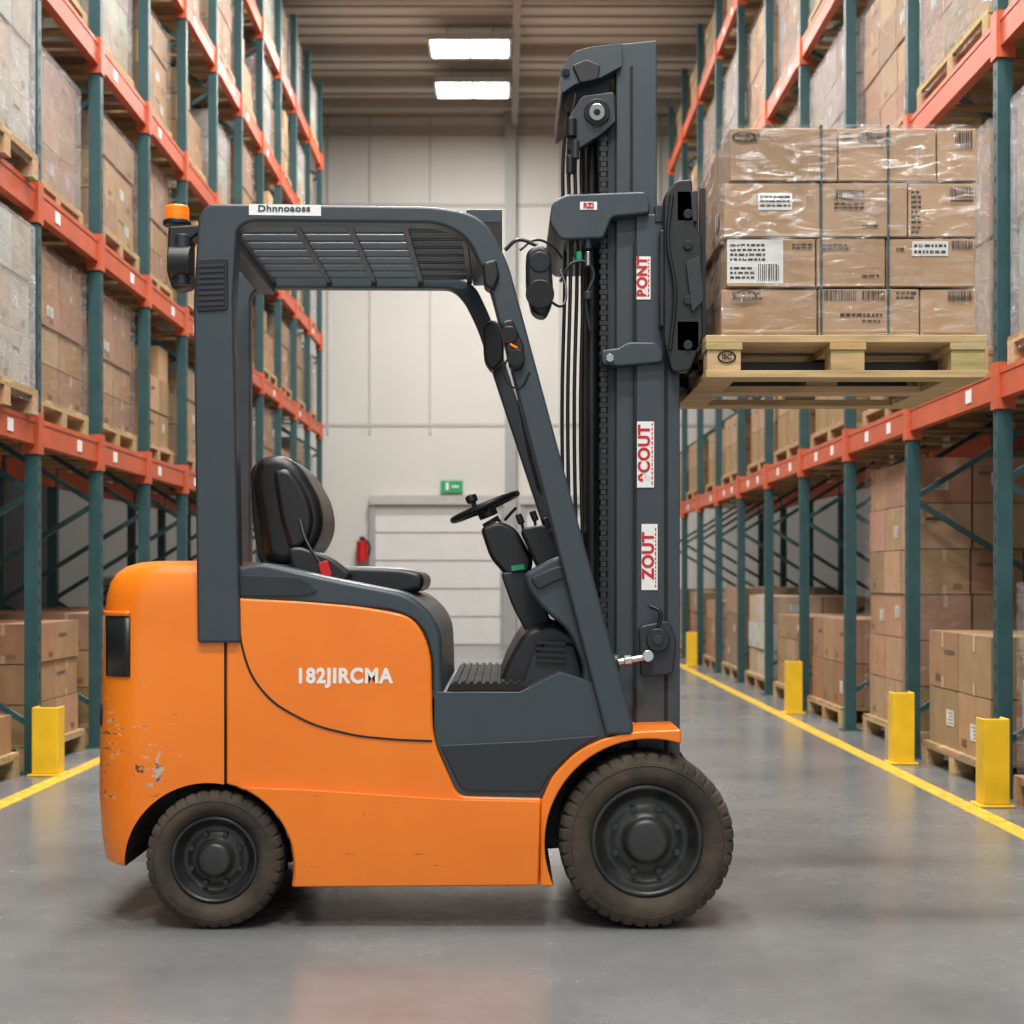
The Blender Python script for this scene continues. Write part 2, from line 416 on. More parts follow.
RL = [1.95, 3.60, 5.18, 6.85]
rack('storage_rack', -1, 2.5, LF, LL)
rack('storage_rack', 1, 2.35, RF, RL)

CARD = [(.40, .235, .125), (.36, .21, .11), (.44, .27, .15), (.33, .195, .10), (.42, .255, .14)]
WCARD = [(.46, .43, .38), (.46, .36, .26), (.52, .50, .46), (.42, .31, .21)]
WOOD = [(.52, .36, .18), (.46, .31, .15), (.58, .42, .23), (.42, .28, .14)]

def add_pallet(m, x0, x1, y0, y1, z0, h=.13, bright=1.0, along='y'):
    wc = lambda: tuple(c*bright*random.uniform(.85, 1.1) for c in random.choice(WOOD))
    t = .018
    ys = [y0+.0, (y0+y1)/2-.05, y1-.10]
    for yy in ys: m.box((x0, yy, z0), (x1, yy+.10, z0+t), 'wood', wc())
    xs = [x0, (x0+x1)/2-.05, x1-.10]
    for yy in ys:
        for xx in xs: m.box((xx, yy+.005, z0+t), (xx+.10, yy+.095, z0+h-2*t), 'wood', wc())
    for xx in xs: m.box((xx, y0, z0+h-2*t), (xx+.10, y1, z0+h-t), 'wood', wc())
    n = max(5, int((y1-y0)/.14)); p = (y1-y0)/n
    for i in range(n):
        a = y0+i*p; m.box((x0, a+.008, z0+h-t), (x1, a+p-.008, z0+h), 'wood', wc())

def decorate(m, side, a, b, rich=True):
    x0, y0, z0 = a; x1, y1, z1 = b
    def q(u0, u1, w0, w1, col, o=.002):
        if side == 'y-':
            xa, xb = x0+(x1-x0)*u0, x0+(x1-x0)*u1; za, zb = z0+(z1-z0)*w0, z0+(z1-z0)*w1
            m.quad([(xa, y0-o, za), (xb, y0-o, za), (xb, y0-o, zb), (xa, y0-o, zb)], 'card', col)
        else:
            s = x0-o if side == 'x-' else x1+o
            ya, yb = y0+(y1-y0)*u0, y0+(y1-y0)*u1; za, zb = z0+(z1-z0)*w0, z0+(z1-z0)*w1
            p = [(s, yb, za), (s, ya, za), (s, ya, zb), (s, yb, zb)]
            if side == 'x+': p = p[::-1]
            m.quad(p, 'card', col)
    r = random.random()
    if r < .5: q(.46, .54, .72, 1, (.55, .39, .24)); q(.46, .54, 0, .2, (.55, .39, .24))
    if random.random() < .22:
        u = random.uniform(.08, .5); w = random.uniform(.25, .5); q(u, u+.26, w, w+.28, (.68, .67, .63), .003)
        for k in range(4): q(u+.03, u+random.uniform(.14, .23), w+.04+.06*k, w+.06+.06*k, (.2, .2, .2), .004)
    if random.random() < .5:
        u = random.uniform(.55, .75)
        for k in range(5): q(u+.035*k, u+.035*k+.015, .1, .24, (.10, .07, .05), .0025)
    if random.random() < .25: q(.1, .45, .62, .69, (.13, .085, .06), .0025)

def load_mesh(name, dx, dy, nx, ny, nz, bh, pal, filmk=None, missing=0, ph=.13):
    m = MB(); add_pallet(m, -dx/2, dx/2, -dy/2, dy/2, 0, ph)
    ix = dx-.06; iy = dy-.06; tone = random.uniform(.88, 1.1)
    for k in range(nz):
        ox = random.uniform(-.008, .008)
        for i in range(nx):
            for j in range(ny):
                if k == nz-1 and random.random() < missing: continue
                g = .005
                a = (-ix/2+ix*i/nx+g+random.uniform(0, .008)+ox, -iy/2+iy*j/ny+g+random.uniform(0, .008), ph+bh*k+.001)
                b = (-ix/2+ix*(i+1)/nx-g+ox, -iy/2+iy*(j+1)/ny-g, ph+bh*(k+1)-.005)
                c = tuple(v*tone*random.uniform(.88, 1.1) for v in random.choice(pal))
                m.box(a, b, 'card', c)
                if i == 0: decorate(m, 'x-', a, b)
                if i == nx-1: decorate(m, 'x+', a, b)
                if j == 0: decorate(m, 'y-', a, b)
    if filmk:
        zt = ph+bh*nz+.006
        m.box((-dx/2+.012, -dy/2+.012, .06), (dx/2-.012, dy/2-.012, zt), filmk, skip=('b',))
    return m.mesh(name)

LV = []
specs = [(CARD, 'film', .72, 3, 0), (WCARD, 'film2', .84, 3, 0), (CARD, None, .62, 3, .25), (CARD, 'film', .84, 4, 0), (WCARD, 'film2', .66, 3, 0), (CARD, None, .76, 3, .2), (CARD, 'film2', .74, 3, 0), (CARD, 'film', .50, 2, 0)]
for pal, fk, hh, nz, ms in specs:
    LV.append(load_mesh('left_load_mesh', .98, random.uniform(.98, 1.06), 3, random.choice([2, 3]), nz, hh/nz, pal, fk if not ms else None, ms))
RV = []
for pal, fk, hh, nz in [(WCARD, 'film2', 1.1, 4), (CARD, 'film', 1.0, 4), (CARD, 'film2', .85, 3), (WCARD, 'film2', 1.15, 5), (CARD, None, .9, 3), (CARD, 'film2', 1.1, 4)]:
    RV.append(load_mesh('right_load_mesh', 1.0, random.uniform(1.2, 1.38), 3, 3, nz, hh/nz, pal, fk))
RL_low = []
for i in range(5):
    nz = random.choice([2, 3]); RL_low.append(load_mesh('right_low_load_mesh', 1.0, random.uniform(1.15, 1.36), 3, 3, nz, random.uniform(.45, .75)/nz, WCARD if i in (1, 3) else CARD, 'film' if i % 2 else None))
def put(me, x, y, z, name='pallet_load'):
    o = bpy.data.objects.new(name, me); o.location = (x, y, z); link(o); return o
seqL = {0: [1, 1, 3, 3, 5, 0, 2, 6, 3, 7, 0, 4], 1: [3, 1, 6, 0, 3, 5, 4, 1, 2, 0, 3, 6], 2: [4, 1, 3, 4, 0, 2, 4, 3, 5, 6, 0, 1], 3: [0, 3, 1, 6, 4, 0, 3, 2, 1, 5, 4, 0], 4: [1, 4, 0, 6, 4, 1, 0, 3, 4, 0, 1, 4]}
for li, lv in enumerate(LL):
    for i in range(len(LF)-1):
        yc = (LF[i]+LF[i+1])/2
        off = .10 if i <= 1 else random.uniform(-.02, .04)
        put(LV[seqL[li][i]], -(2.5+.03)-.49+off, yc, lv+.071)
for li, lv in enumerate(RL):
    for i in range(len(RF)-1):
        yc = (RF[i]+RF[i+1])/2
        pool = RL_low if (li == 3 or (li == 0 and i >= 3)) else RV
        off = -.05 if i <= 1 else random.uniform(-.03, .02)
        idx = 0 if (li == 0 and i == 0) else (i*5+li*3) % len(pool)
        put(pool[idx], 2.38+.5+off, yc, lv+.071)
def ground(x, y, dx, dy, nx, ny, nz, bh, pal=CARD, fk=None, miss=0):
    put(load_mesh('ground_load_mesh', dx, dy, nx, ny, nz, bh, pal, fk, miss), x, y, 0, 'pallet_load')
ground(2.84, 6.42, 1.0, 1.25, 3, 3, 4, .22, WCARD, 'film')
ground(2.84, 8.02, 1.0, 1.15, 3, 2, 2, .31, CARD, None)
ground(2.90, 9.62, 1.0, 1.3, 3, 3, 6, .27, CARD, 'filmlo')
ground(2.84, 11.25, 1.0, 1.2, 2, 3, 2, .31, CARD)
for i in range(4, 10):
    yc = RF[i]+.8
    ground(2.86, yc, 1.0, 1.3, 2, 3, random.choice([2, 3, 3]), random.uniform(.20, .28), random.choice([CARD, CARD, WCARD]), random.choice([None, 'film']))
ground(-3.03, 8.73, 1.0, 1.0, 3, 2, 3, .22, CARD)
ground(-3.03, 9.98, 1.0, 1.05, 3, 2, 3, .23, CARD)
ground(-3.03, 7.48, 1.0, 1.0, 2, 2, 1, .20, CARD, None, .75)
for i in range(4, 12):
    ground(-3.03, LF[i]+.63, 1.0, 1.05, 3, 2, random.choice([2, 3, 4]), .23, random.choice([CARD, WCARD]), random.choice([None, 'film']))

def guard(x, y, w=.12, h=.40):
    m = MB()
    m.box((x-w/2, y-.06, .012), (x+w/2, y-.045, h), 'yellow')
    m.box((x-w/2, y-.05, .012), (x-w/2+.012, y+.06, h), 'yellow'); m.box((x+w/2-.012, y-.05, .012), (x+w/2, y+.06, h), 'yellow')
    m.box((x-w/2-.02, y-.08, 0), (x+w/2+.02, y+.08, .012), 'yellow')
    m.obj('rack_column_guard', None, .006)
for i in (0, 1, 2, 4, 8): guard(2.215, RF[i]-.27)
for i in (1, 5, 9): guard(-2.40, LF[i+1]-.06, .14, .36)

# ================================================================ FORKLIFT
T = empty('forklift')
NY, FY = 4.5, 5.56
lv = [(868, 112, 0), (864, 105, 0), (840, 101, 0), (800, 98.5, 0), (745, 99, 0), (690, 101, 0), (640, 103, 0), (612, 104, 0), (596, 106, .0), (583, 109, .004), (573, 115, .012), (566, 124, .026), (562, 136, .045), (560.5, 150, .07)]
xs = W(224, 0)[0]
def plan(xl, ins, off=0):
    rc = .15
    arc = []
    for i in range(13):
        a = math.pi/2*i/12
        arc.append((xl+rc-(rc+off)*math.sin(a), NY+ins+rc-(rc+off)*math.cos(a)))
    pts = [(xs, NY+ins-off)]+arc+[(x, 2*C-y) for x, y in arc[::-1]]
    pts.append((xs, 2*C-NY-ins+off))
    return pts, arc
bm = bmesh.new(); rings = []
for (py, px, ins) in lv:
    z = W(0, py)[1]; xl = (px-EX)*4.62/F
    p, _ = plan(xl, ins); rings.append([bm.verts.new((a, b, z)) for a, b in p])
for r0, r1 in zip(rings, rings[1:]):
    for i in range(len(r0)):
        j = (i+1) % len(r0); bm.faces.new((r0[i], r0[j], r1[j], r1[i]))
bm.faces.new(rings[0]); bm.faces.new(rings[-1])
bmesh.ops.recalc_face_normals(bm, faces=bm.faces)
me = bpy.data.meshes.new('counterweight'); bm.to_mesh(me); bm.free(); me.materials.append(M['orange']); me.materials.append(M['arch_dark'])
cw = bpy.data.objects.new('counterweight', me); link(cw, T)
cut(cw, 208, 868, 85); addbevel(cw, .006, 2, 35)
def patch(name, ya, yb, i0, i1, k, off=.004):
    bm = bmesh.new(); rows = []
    for py in (ya, (ya+yb)/2, yb):
        px = 103 if py < 700 else 100.5
        xl = (px-EX)*4.62/F; z = W(0, py)[1]; _, arc = plan(xl, 0, off)
        rows.append([bm.verts.new((a, b, z)) for a, b in arc[i0:i1]])
    for r0, r1 in zip(rows, rows[1:]):
        for i in range(len(r0)-1): bm.faces.new((r0[i], r0[i+1], r1[i+1], r1[i])).smooth = True
    me = bpy.data.meshes.new(name); bm.to_mesh(me); bm.free(); me.materials.append(M[k])
    o = bpy.data.objects.new(name, me); link(o, T); s = o.modifiers.new('s', 'SOLIDIFY'); s.thickness = .006; s.offset = 0; return o
patch('rear_lamp_near', 616, 677, 2, 8, 'black')
patch('rear_lamp_rim', 611, 616, 2, 9, 'orange', .006)
patch('rear_slot', 707, 728, 8, 13, 'wood_dk', .002)
body = prism('body_side', [(226, 600), (240, 598), (300, 601), (360, 606, 20), (414, 616, 30), (431, 650, 20), (433, 740, 20), (458, 796, 10), (542, 798), (539, 886), (226, 888)], NY, FY, 'orange', 0, T)
body.data.materials.append(M['arch_dark']); cut(body, 208, 868, 85); addbevel(body, .009, 3)
for nm, ya, yb in (('skirt_panel', NY-.012, NY+.05), ('skirt_panel_far', FY-.05, FY+.012)):
    sk = prism(nm, [(240, 787), (300, 789), (455, 799), (540, 801), (537, 884), (230, 886)], ya, yb, 'orange', 0, T, ref=NY)
    cut(sk, 208, 868, 88, 'orange'); addbevel(sk, .006, 2)
prism('seam_vertical', [(223.2, 643), (225.2, 643), (225.2, 783), (223.2, 783)], NY+.002, NY+.05, 'wood_dk', 0, T)
def proj(pts, Y=NY-.001): return [Vector((W(x, y)[0], Y, W(x, y)[1])) for x, y in pts]
tube('panel_crease', proj([(239, 600), (243, 650), (262, 690), (300, 718), (345, 733), (390, 739), (432, 741)]), .0032, 'wood_dk', T)
fen = prism('front_fender', [(540, 886), (541, 800), (552, 776, 8), (575, 752, 14), (600, 739, 14), (632, 731, 12), (681, 729), (681, 886)], NY-.012, FY+.012, 'orange', 0, T, ref=NY)
cut(fen, 649, 843, 104); addbevel(fen, .007, 2)
prism('chassis_core', [(310, 740), (560, 760), (665, 770), (672, 860), (540, 868), (310, 868)], 4.80, 5.26, 'greyd', .01, T, ref=NY)
prism('rear_axle', [(150, 800), (290, 800), (290, 880), (150, 880)], 4.85, 5.21, 'greyd', .01, T, ref=NY)
prism('hood', [(200, 572, 6), (262, 562, 10), (330, 578, 20), (412, 594, 30), (441, 625, 26), (443, 690), (443, 700), (200, 720)], NY+.012, FY-.012, 'grey', .02, T, ref=NY, seg=4)
prism('hood_step', [(236, 575, 4), (300, 577), (318, 592, 4), (300, 596), (236, 596, 4)], NY+.005, NY+.04, 'greyd', .004, T, ref=NY)
tube('hood_lip', proj([(240, 599), (300, 601), (360, 606), (400, 612), (420, 625), (431, 652), (433, 690)], NY+.008), .003, 'wood_dk', T)
prism('step_well', [(434, 692, 5), (520, 692), (560, 672), (618, 690), (634, 735), (630, 731), (600, 739, 14), (575, 752, 14), (552, 776, 8), (541, 799), (458, 797, 10), (434, 740, 14)], NY+.006, FY-.006, 'grey', .008, T, ref=NY)
prism('step_recess', [(440, 745, 4), (530, 741), (600, 735), (575, 750), (550, 774, 6), (540, 792, 3), (462, 791, 10)], NY-.002, NY+.03, 'greyd', .004, T, ref=NY)
prism('step_pad', [(450, 684, 2), (524, 684, 2), (532, 692), (446, 692)], NY+.02, FY-.03, 'blackr', .003, T, ref=NY)
for i in range(9):
    prism('pad_rib', [(453+i*8, 682), (457+i*8, 682), (457+i*8, 685), (453+i*8, 685)], NY+.02, FY-.03, 'blackr', 0, T, ref=NY)
prism('footwell', [(496, 692), (508, 660, 8), (524, 632, 10), (552, 622, 10), (590, 640), (600, 700)], 4.62, 5.44, 'black', .02, T)
prism('footwell_fold', [(520, 690), (532, 655, 8), (548, 640, 6), (575, 645), (590, 695)], 4.60, 4.66, 'greyd', .01, T)
for i in range(4): prism('vent_rib', [(536, 641+i*6), (566, 642+i*6), (566, 645+i*6), (536, 644+i*6)], 4.590, 4.62, 'black', 0, T)
prism('cowl', [(524, 574, 6), (552, 558, 10), (580, 552, 5), (596, 600), (632, 732), (574, 732), (584, 668, 10), (570, 632, 14), (544, 610, 14), (530, 592, 6)], 4.53, 5.53, 'grey', .014, T, ref=4.53)
prism('cowl_ridge', [(530, 578, 4), (556, 566, 8), (580, 564), (584, 576), (558, 580, 8), (538, 590, 4)], 4.515, 4.56, 'greyd', .006, T, ref=4.53)
prism('cowl_upper', [(548, 530, 6), (566, 520, 6), (580, 526), (588, 570), (552, 572, 6)], 4.75, 5.35, 'black', .015, T)
prism('cowl_console', [(520, 528, 6), (545, 524, 6), (556, 545), (566, 570), (540, 572, 8)], 4.72, 4.95, 'black', .012, T)
near = [(197, 643), (193, 300), (198, 215, 8), (208, 203, 6), (440, 206, 40), (484, 216, 26), (508, 262, 16), (634, 728), (632, 735), (606, 735), (489, 285, 20), (468, 238, 24), (440, 223, 20), (250, 221, 10), (237, 228, 12), (233, 300), (240, 643)]
prism('guard_frame_near', near, NY-.018, NY+.065, 'grey', .010, T, ref=NY-.018)
far = [(168, 643), (170, 215, 8), (180, 203, 6), (440, 206, 40), (468, 218, 24), (489, 262, 20), (566, 506, 10), (618, 700), (604, 700), (549, 506, 10), (471, 270, 20), (455, 238, 24), (440, 223, 20), (204, 222, 10), (193, 232, 12), (193, 643)]
prism('guard_frame_far', far, FY-.05, FY+.01, 'grey', .008, T, ref=NY)
zt = W(0, 212)[1]; r = MB()
xa = W(212, 0)[0]; xb = W(468, 0)[0]
n = 8
for i in range(n):
    y = NY+.12+(FY-NY-.24)*i/(n-1)
    r.box((xa, y-.011, zt-.010), (xb, y+.011, zt+.012), 'grey')
for px in (222, 290, 345, 402, 462):
    X = W(px, 0)[0]; r.box((X-.010, NY+.05, zt-.016), (X+.010, FY-.04, zt-.004), 'grey')
for i in range(16):
    y = NY+.09+(FY-NY-.18)*i/15
    X0 = W(404, 0)[0]; r.box((X0, y-.010, zt-.008), (xb, y+.010, zt+.01), 'greyd')
r.box((W(466, 0)[0], NY+.05, zt-.02), (W(502, 0)[0], FY-.03, zt+.02), 'grey')
r.box((W(203, 0)[0], NY+.05, zt-.05), (W(222, 0)[0], FY-.03, zt+.02), 'grey')
r.obj('roof_grille', T, .003)
prism('pillar_vent', [(196, 260, 4), (228, 258, 4), (228, 310, 4), (197, 312, 4)], NY-.024, NY-.01, 'black', .002, T, ref=NY-.018)
for i in range(8): prism('vent_slat', [(199, 265+i*5.5), (225, 264+i*5.5), (225, 267+i*5.5), (199, 268+i*5.5)], NY-.028, NY-.02, 'greyd', 0, T, ref=NY-.018)
prism('name_plate', [(249, 204), (321, 205), (321, 216), (249, 215)], NY-.0195, NY-.017, 'white', 0, T, ref=NY-.018)
text('name_plate_text', 'Dhnnoaoss', .026, (W(285, 0)[0], NY-.021, W(0, 210)[1]-.001), (math.pi/2, 0, 0), 'grey', T, .0006, sx=1.25, sp=1.05)
text('side_lettering', '182JIRCMA', .060, (W(344, 0)[0], NY-.001, W(0, 676.5)[1]), (math.pi/2, 0, 0), 'white', T, .0024, sx=.90, sp=1.12)
prism('beacon_bracket', [(168, 226, 3), (200, 224), (200, 232), (190, 240), (190, 286, 5), (172, 290, 6), (166, 270, 4)], 4.52, 4.60, 'black', .008, T)
cyl('rear_work_lamp', V(170, 262, 4.50), V(192, 262, 4.50), .045, 'black', T)
cyl('lamp_mount', V(182, 235, 4.5), V(182, 285, 4.5), .022, 'greyd', T)
cyl('beacon_base', V(177, 226, 4.58), V(177, 221, 4.58), .042, 'black', T)
cyl('beacon_lens', V(177, 222, 4.58), V(177, 206, 4.58), .036, 'amber', T, bevel=.008)
prism('head_lamp_near', [(526, 250, 10), (540, 243, 8), (551, 250, 8), (554, 300, 10), (545, 317, 8), (532, 312, 8), (526, 285, 8)], 4.50, 4.60, 'black', .015, T)
cyl('head_lamp_lens', V(540, 262, 4.49), V(540, 262, 4.52), .030, 'greyd', T)
cyl('head_lamp_pod', V(540, 294, 4.48), V(540, 294, 4.54), .042, 'black', T)
tube('head_lamp_arm', [V(505, 250, 4.55), V(518, 240, 4.55), V(538, 246, 4.55)], .006, 'black', T)
tube('lamp_cable', [V(548, 300, 4.53), V(562, 306, 4.58), V(566, 290, 4.62), V(560, 270, 4.66)], .004, 'black', T)
prism('head_lamp_far', [(482, 325, 6), (494, 318, 6), (504, 330, 6), (504, 360, 6), (492, 372, 6), (484, 360, 5)], 5.40, 5.50, 'black', .012, T)
prism('work_lamp_inner', [(482, 262, 5), (496, 258, 5), (500, 275, 5), (494, 290, 5), (484, 286, 5)], 4.46, 4.55, 'black', .01, T)
cyl('lamp_small', V(509, 335, 4.44), V(509, 335, 4.54), .026, 'black', T)
cyl('lamp_small_b', V(516, 358, 4.44), V(516, 358, 4.54), .026, 'black', T)
prism('lamp_small_body', [(500, 322, 5), (512, 318, 5), (524, 345, 5), (524, 368, 6), (510, 370, 6)], 4.45, 4.50, 'black', .008, T)
tube('lamp_wire', [V(512, 350, 4.48), V(504, 375, 4.48), V(518, 388, 4.48), V(530, 372, 4.48)], .003, 'black', T)
tube('amber_tick', [V(510, 344, 4.435), V(517, 348, 4.435)], .003, 'amber', T)
tube('grab_handle', [V(519, 400, 5.2), V(525, 430, 5.2), V(534, 470, 5.2), V(546, 496, 5.2), V(566, 494, 5.2)], .007, 'black', T)
prism('seat_back', [(256, 458, 8), (282, 453, 12), (302, 468, 14), (320, 500, 16), (323, 528, 14), (312, 552, 12), (285, 566, 10), (264, 560, 10), (258, 520, 20), (251, 480, 12)], 4.80, 5.20, 'vinyl', .035, T, seg=5)
prism('seat_back_shell', [(250, 468, 8), (262, 460, 8), (270, 520, 20), (276, 566, 6), (258, 562, 8), (252, 520, 16)], 4.84, 5.18, 'black', .02, T)
prism('seat_side_bolster', [(272, 470, 8), (288, 468, 10), (306, 490, 14), (314, 520, 12), (306, 545, 10), (290, 552, 10), (280, 520, 14)], 4.775, 4.84, 'vinyl', .022, T, seg=4)
prism('seat_cushion', [(318, 566, 8), (360, 566, 14), (405, 568, 10), (424, 574, 8), (423, 590, 8), (400, 595, 8), (318, 590, 8)], 4.78, 5.26, 'vinyl', .028, T, seg=5)
prism('seat_frame', [(258, 560, 8), (300, 556, 8), (400, 592), (398, 604), (258, 604)], 4.83, 5.22, 'black', .012, T)
prism('hip_restraint', [(286, 548, 8), (300, 546, 8), (330, 556, 12), (352, 574, 8), (345, 584, 6), (318, 580, 10), (292, 572, 8)], 4.73, 4.79, 'black', .014, T)
prism('belt_buckle', [(318, 563, 2), (327, 560, 2), (332, 576, 2), (322, 579, 2)], 4.715, 4.74, 'red', .003, T)
tube('seat_belt', [V(300, 520, 4.77), V(306, 540, 4.74), V(322, 566, 4.72)], .004, 'greyd', T)
sc = V(485, 507, 5.0); rot = (0, math.radians(-23), 0)
torus('steering_wheel', sc, .112, .011, rot, 'black', T)
nrm = Vector((-math.sin(math.radians(23)), 0, math.cos(math.radians(23))))
u = Vector((math.cos(math.radians(23)), 0, math.sin(math.radians(23)))); v_ = Vector((0, 1, 0))
cyl('wheel_hub', sc-nrm*.035, sc+nrm*.006, .032, 'black', T)
for a in (0.5, 2.6, 4.7): cyl('wheel_spoke', sc-nrm*.012, sc+(u*math.cos(a)+v_*math.sin(a))*.108, .008, 'black', T)
kp = sc-u*.03-v_*.1
cyl('spinner_stem', kp, kp+nrm*.025, .008, 'black', T); cyl('spinner_knob', kp+nrm*.022, kp+nrm*.05, .019, 'black', T, bevel=.008)
prism('column_shroud', [(480, 528, 6), (498, 520, 8), (516, 528, 8), (534, 560, 8), (530, 574, 6), (506, 576, 6), (490, 558, 8)], 4.88, 5.06, 'black', .02, T)
prism('column_boot', [(500, 572, 6), (528, 570, 6), (546, 606, 8), (556, 640), (530, 640), (512, 606, 8)], 4.88, 5.08, 'greyd', .018, T)
tube('steering_column', [V(490, 520, 5.0), V(520, 570, 5.0), V(552, 650, 5.0)], .03, 'black', T)
prism('status_light', [(511, 566), (524, 564), (525, 569), (512, 571)], 4.868, 4.885, 'green', 0, T)
for i, (a, b) in enumerate((((528, 545), (520, 518)), ((538, 545), (534, 515)), ((552, 545), (546, 522)))):
    tube('lever_%d' % (i+1), [V(a[0], a[1], 4.82+.05*i), V(b[0], b[1], 4.82+.05*i)], .005, 'black', T, False)
    cyl('lever_knob_%d' % (i+1), V(b[0]+2, b[1]+6, 4.82+.05*i), V(b[0]-2, b[1]-4, 4.82+.05*i), .011, 'black', T, bevel=.005)
tube('turn_signal_stalk', [V(505, 520, 4.9), V(512, 512, 4.88), V(516, 508, 4.87)], .005, 'black', T)

def wheel(name, px, R, ynear, w, rr, sgn=1, lugs=40):
    X = W(px, 0)[0]
    prof = [(rr, .022), (rr+.012, .004), (rr+(R-rr)*.35, -.004), (R*.90, .0), (R*.965, .010), (R*.995, .030), (R, .06), (R, w-.06), (R*.995, w-.03), (R*.965, w-.01), (R*.9, w), (rr, w-.01)]
    bm = bmesh.new(); n = lugs*5; rings = []
    for i in range(n):
        a = 2*math.pi*i/n; ring = []
        for j, (r_, d) in enumerate(prof):
            rad = r_
            if i % 5 == 0 and j in (4, 5, 8, 9): rad -= R*.030
            if i % 5 == 0 and j in (6, 7): rad -= R*.018
            if i % 5 == 0 and j == 3: rad -= R*.012
            y = ynear+w-d if sgn < 0 else ynear+d
            aa = a+(.03 if j in (6,) else (-.03 if j == 7 else 0))
            ring.append(bm.verts.new((rad*math.cos(aa), y, rad*math.sin(aa))))
        rings.append(ring)
    for i in range(n):
        A = rings[i]; B = rings[(i+1) % n]
        for j in range(len(prof)-1):
            f = bm.faces.new((A[j], A[j+1], B[j+1], B[j])); f.smooth = j in (1, 2, 10) or j == 0
    bmesh.ops.recalc_face_normals(bm, faces=bm.faces)
    me = bpy.data.meshes.new(name+'_tyre'); bm.to_mesh(me); bm.free(); me.materials.append(M['rubber'])
    o = bpy.data.objects.new(name+'_tyre', me); o.location = (X, 0, R); link(o, T)
    yf = ynear-.002 if sgn > 0 else ynear+w+.002
    for q in (.40, .62): torus(name+'_sidewall_ring', (X, yf+.001*sgn, R), rr+(R-rr)*q, .0022, (math.pi/2, 0, 0), 'rubber', T, 72, 6)
    pr = [(rr+.002, .02), (rr-.004, .012), (rr*.93, .012), (rr*.90, .03), (rr*.78, .055), (rr*.70, .062), (rr*.60, .050), (rr*.50, .045), (rr*.42, .045), (rr*.40, .022), (rr*.34, .012), (rr*.30, .010), (0.001, .010)]
    bm = bmesh.new(); n = 72; rings = []
    for i in range(n):
        a = 2*math.pi*i/n; ring = []
        for (r_, d) in pr:
            y = ynear+d if sgn > 0 else ynear+w-d
            ring.append(bm.verts.new((r_*math.cos(a), y, r_*math.sin(a))))
        rings.append(ring)
    for i in range(n):
        A = rings[i]; B = rings[(i+1) % n]
        for j in range(len(pr)-1): bm.faces.new((A[j], A[j+1], B[j+1], B[j])).smooth = True
    bmesh.ops.recalc_face_normals(bm, faces=bm.faces)
    me = bpy.data.meshes.new(name+'_rim'); bm.to_mesh(me); bm.free(); me.materials.append(M['rim'])
    o = bpy.data.objects.new(name+'_rim', me); o.location = (X, 0, R); link(o, T)
    yy = ynear+.045 if sgn > 0 else ynear+w-.045
    for i in range(8):
        a = 2*math.pi*(i+.5)/8; rad = rr*.60
        p = Vector((X+rad*math.cos(a), yy+.02*sgn, R+rad*math.sin(a))); cyl('%s_nut_%d' % (name, i+1), p, p-Vector((0, sgn*.030, 0)), rr*.065, 'greyd', T, 6, bevel=.001)
    cyl(name+'_drum', (X, ynear+.07, R), (X, ynear+w-.07, R), rr*1.0, 'greyd', T, 48)
wheel('front_wheel_near', 647, .259, 4.485, .22, .165)
wheel('front_wheel_far', 647, .259, 5.355, .22, .165, -1)
wheel('rear_wheel_near', 214, .204, 4.485, .19, .128, 1, 34)
wheel('rear_wheel_far', 214, .204, 5.385, .19, .128, -1, 34)
cyl('front_axle', (W(647, 0)[0], 4.6, .259), (W(647, 0)[0], 5.45, .259), .05, 'greyd', T)
cyl('rear_axle_tube', (W(214, 0)[0], 4.6, .204), (W(214, 0)[0], 5.45, .204), .04, 'greyd', T)

MY = 4.75
prism2('outer_rail', [(636, 214, 2), (680, 214, 2), (680, 800), (636, 800)], MY, MY+.09, 'grey', .005, T)
prism2('inner_rail', [(616, 44), (657, 40), (657, 790), (616, 790)], MY+.025, MY+.10, 'grey', .005, T)
prism2('inner_flange', [(607, 95), (618, 95), (618, 790), (607, 790)], MY+.05, MY+.12, 'greyd', .003, T)
prism2('rail_groove', [(664, 222), (668, 222), (668, 760), (664, 760)], MY-.002, MY+.02, 'wood_dk', 0, T)
prism2('rail_groove_b', [(634, 242), (637, 242), (637, 760), (634, 760)], MY-.001, MY+.02, 'wood_dk', 0, T)
prism2('rail_groove_top', [(630, 66), (633, 66), (633, 190), (630, 190)], MY+.022, MY+.04, 'wood_dk', 0, T)
prism2('rail_lip', [(655, 205), (664, 205), (664, 222), (655, 222)], MY-.006, MY+.03, 'greyd', .002, T)
prism('mast_cap', [(561, 94, 3), (560, 72, 4), (573, 52, 5), (590, 47), (622, 43), (622, 66), (600, 78, 6), (575, 84, 4)], MY+.0, 2*C-MY, 'grey', .006, T, ref=MY)
prism('mast_top_tie', [(616, 43), (656, 40), (656, 58), (616, 64)], MY+.05, 2*C-MY-.05, 'grey', .004, T, ref=MY)
prism('cap_plate', [(572, 66, 3), (586, 60, 3), (600, 66, 3), (598, 80, 3), (580, 84, 3)], MY-.01, MY+.01, 'black', .004, T, ref=MY)
cyl('cap_bolt', V(566, 72, MY-.012), V(566, 72, MY+.01), .012, 'greyd', T)
prism('cap_inner', [(566, 80), (612, 70), (612, 200), (600, 200), (598, 110), (566, 100)], MY+.06, MY+.12, 'greyd', .004, T, ref=MY)
prism('upper_crossmember', [(549, 222, 5), (552, 202, 6), (566, 194, 6), (645, 191, 4), (650, 200, 4), (650, 213, 4), (612, 217, 5), (604, 238, 5), (560, 240, 6)], MY-.03, 2*C-MY+.0, 'grey', .008, T, ref=MY-.03)
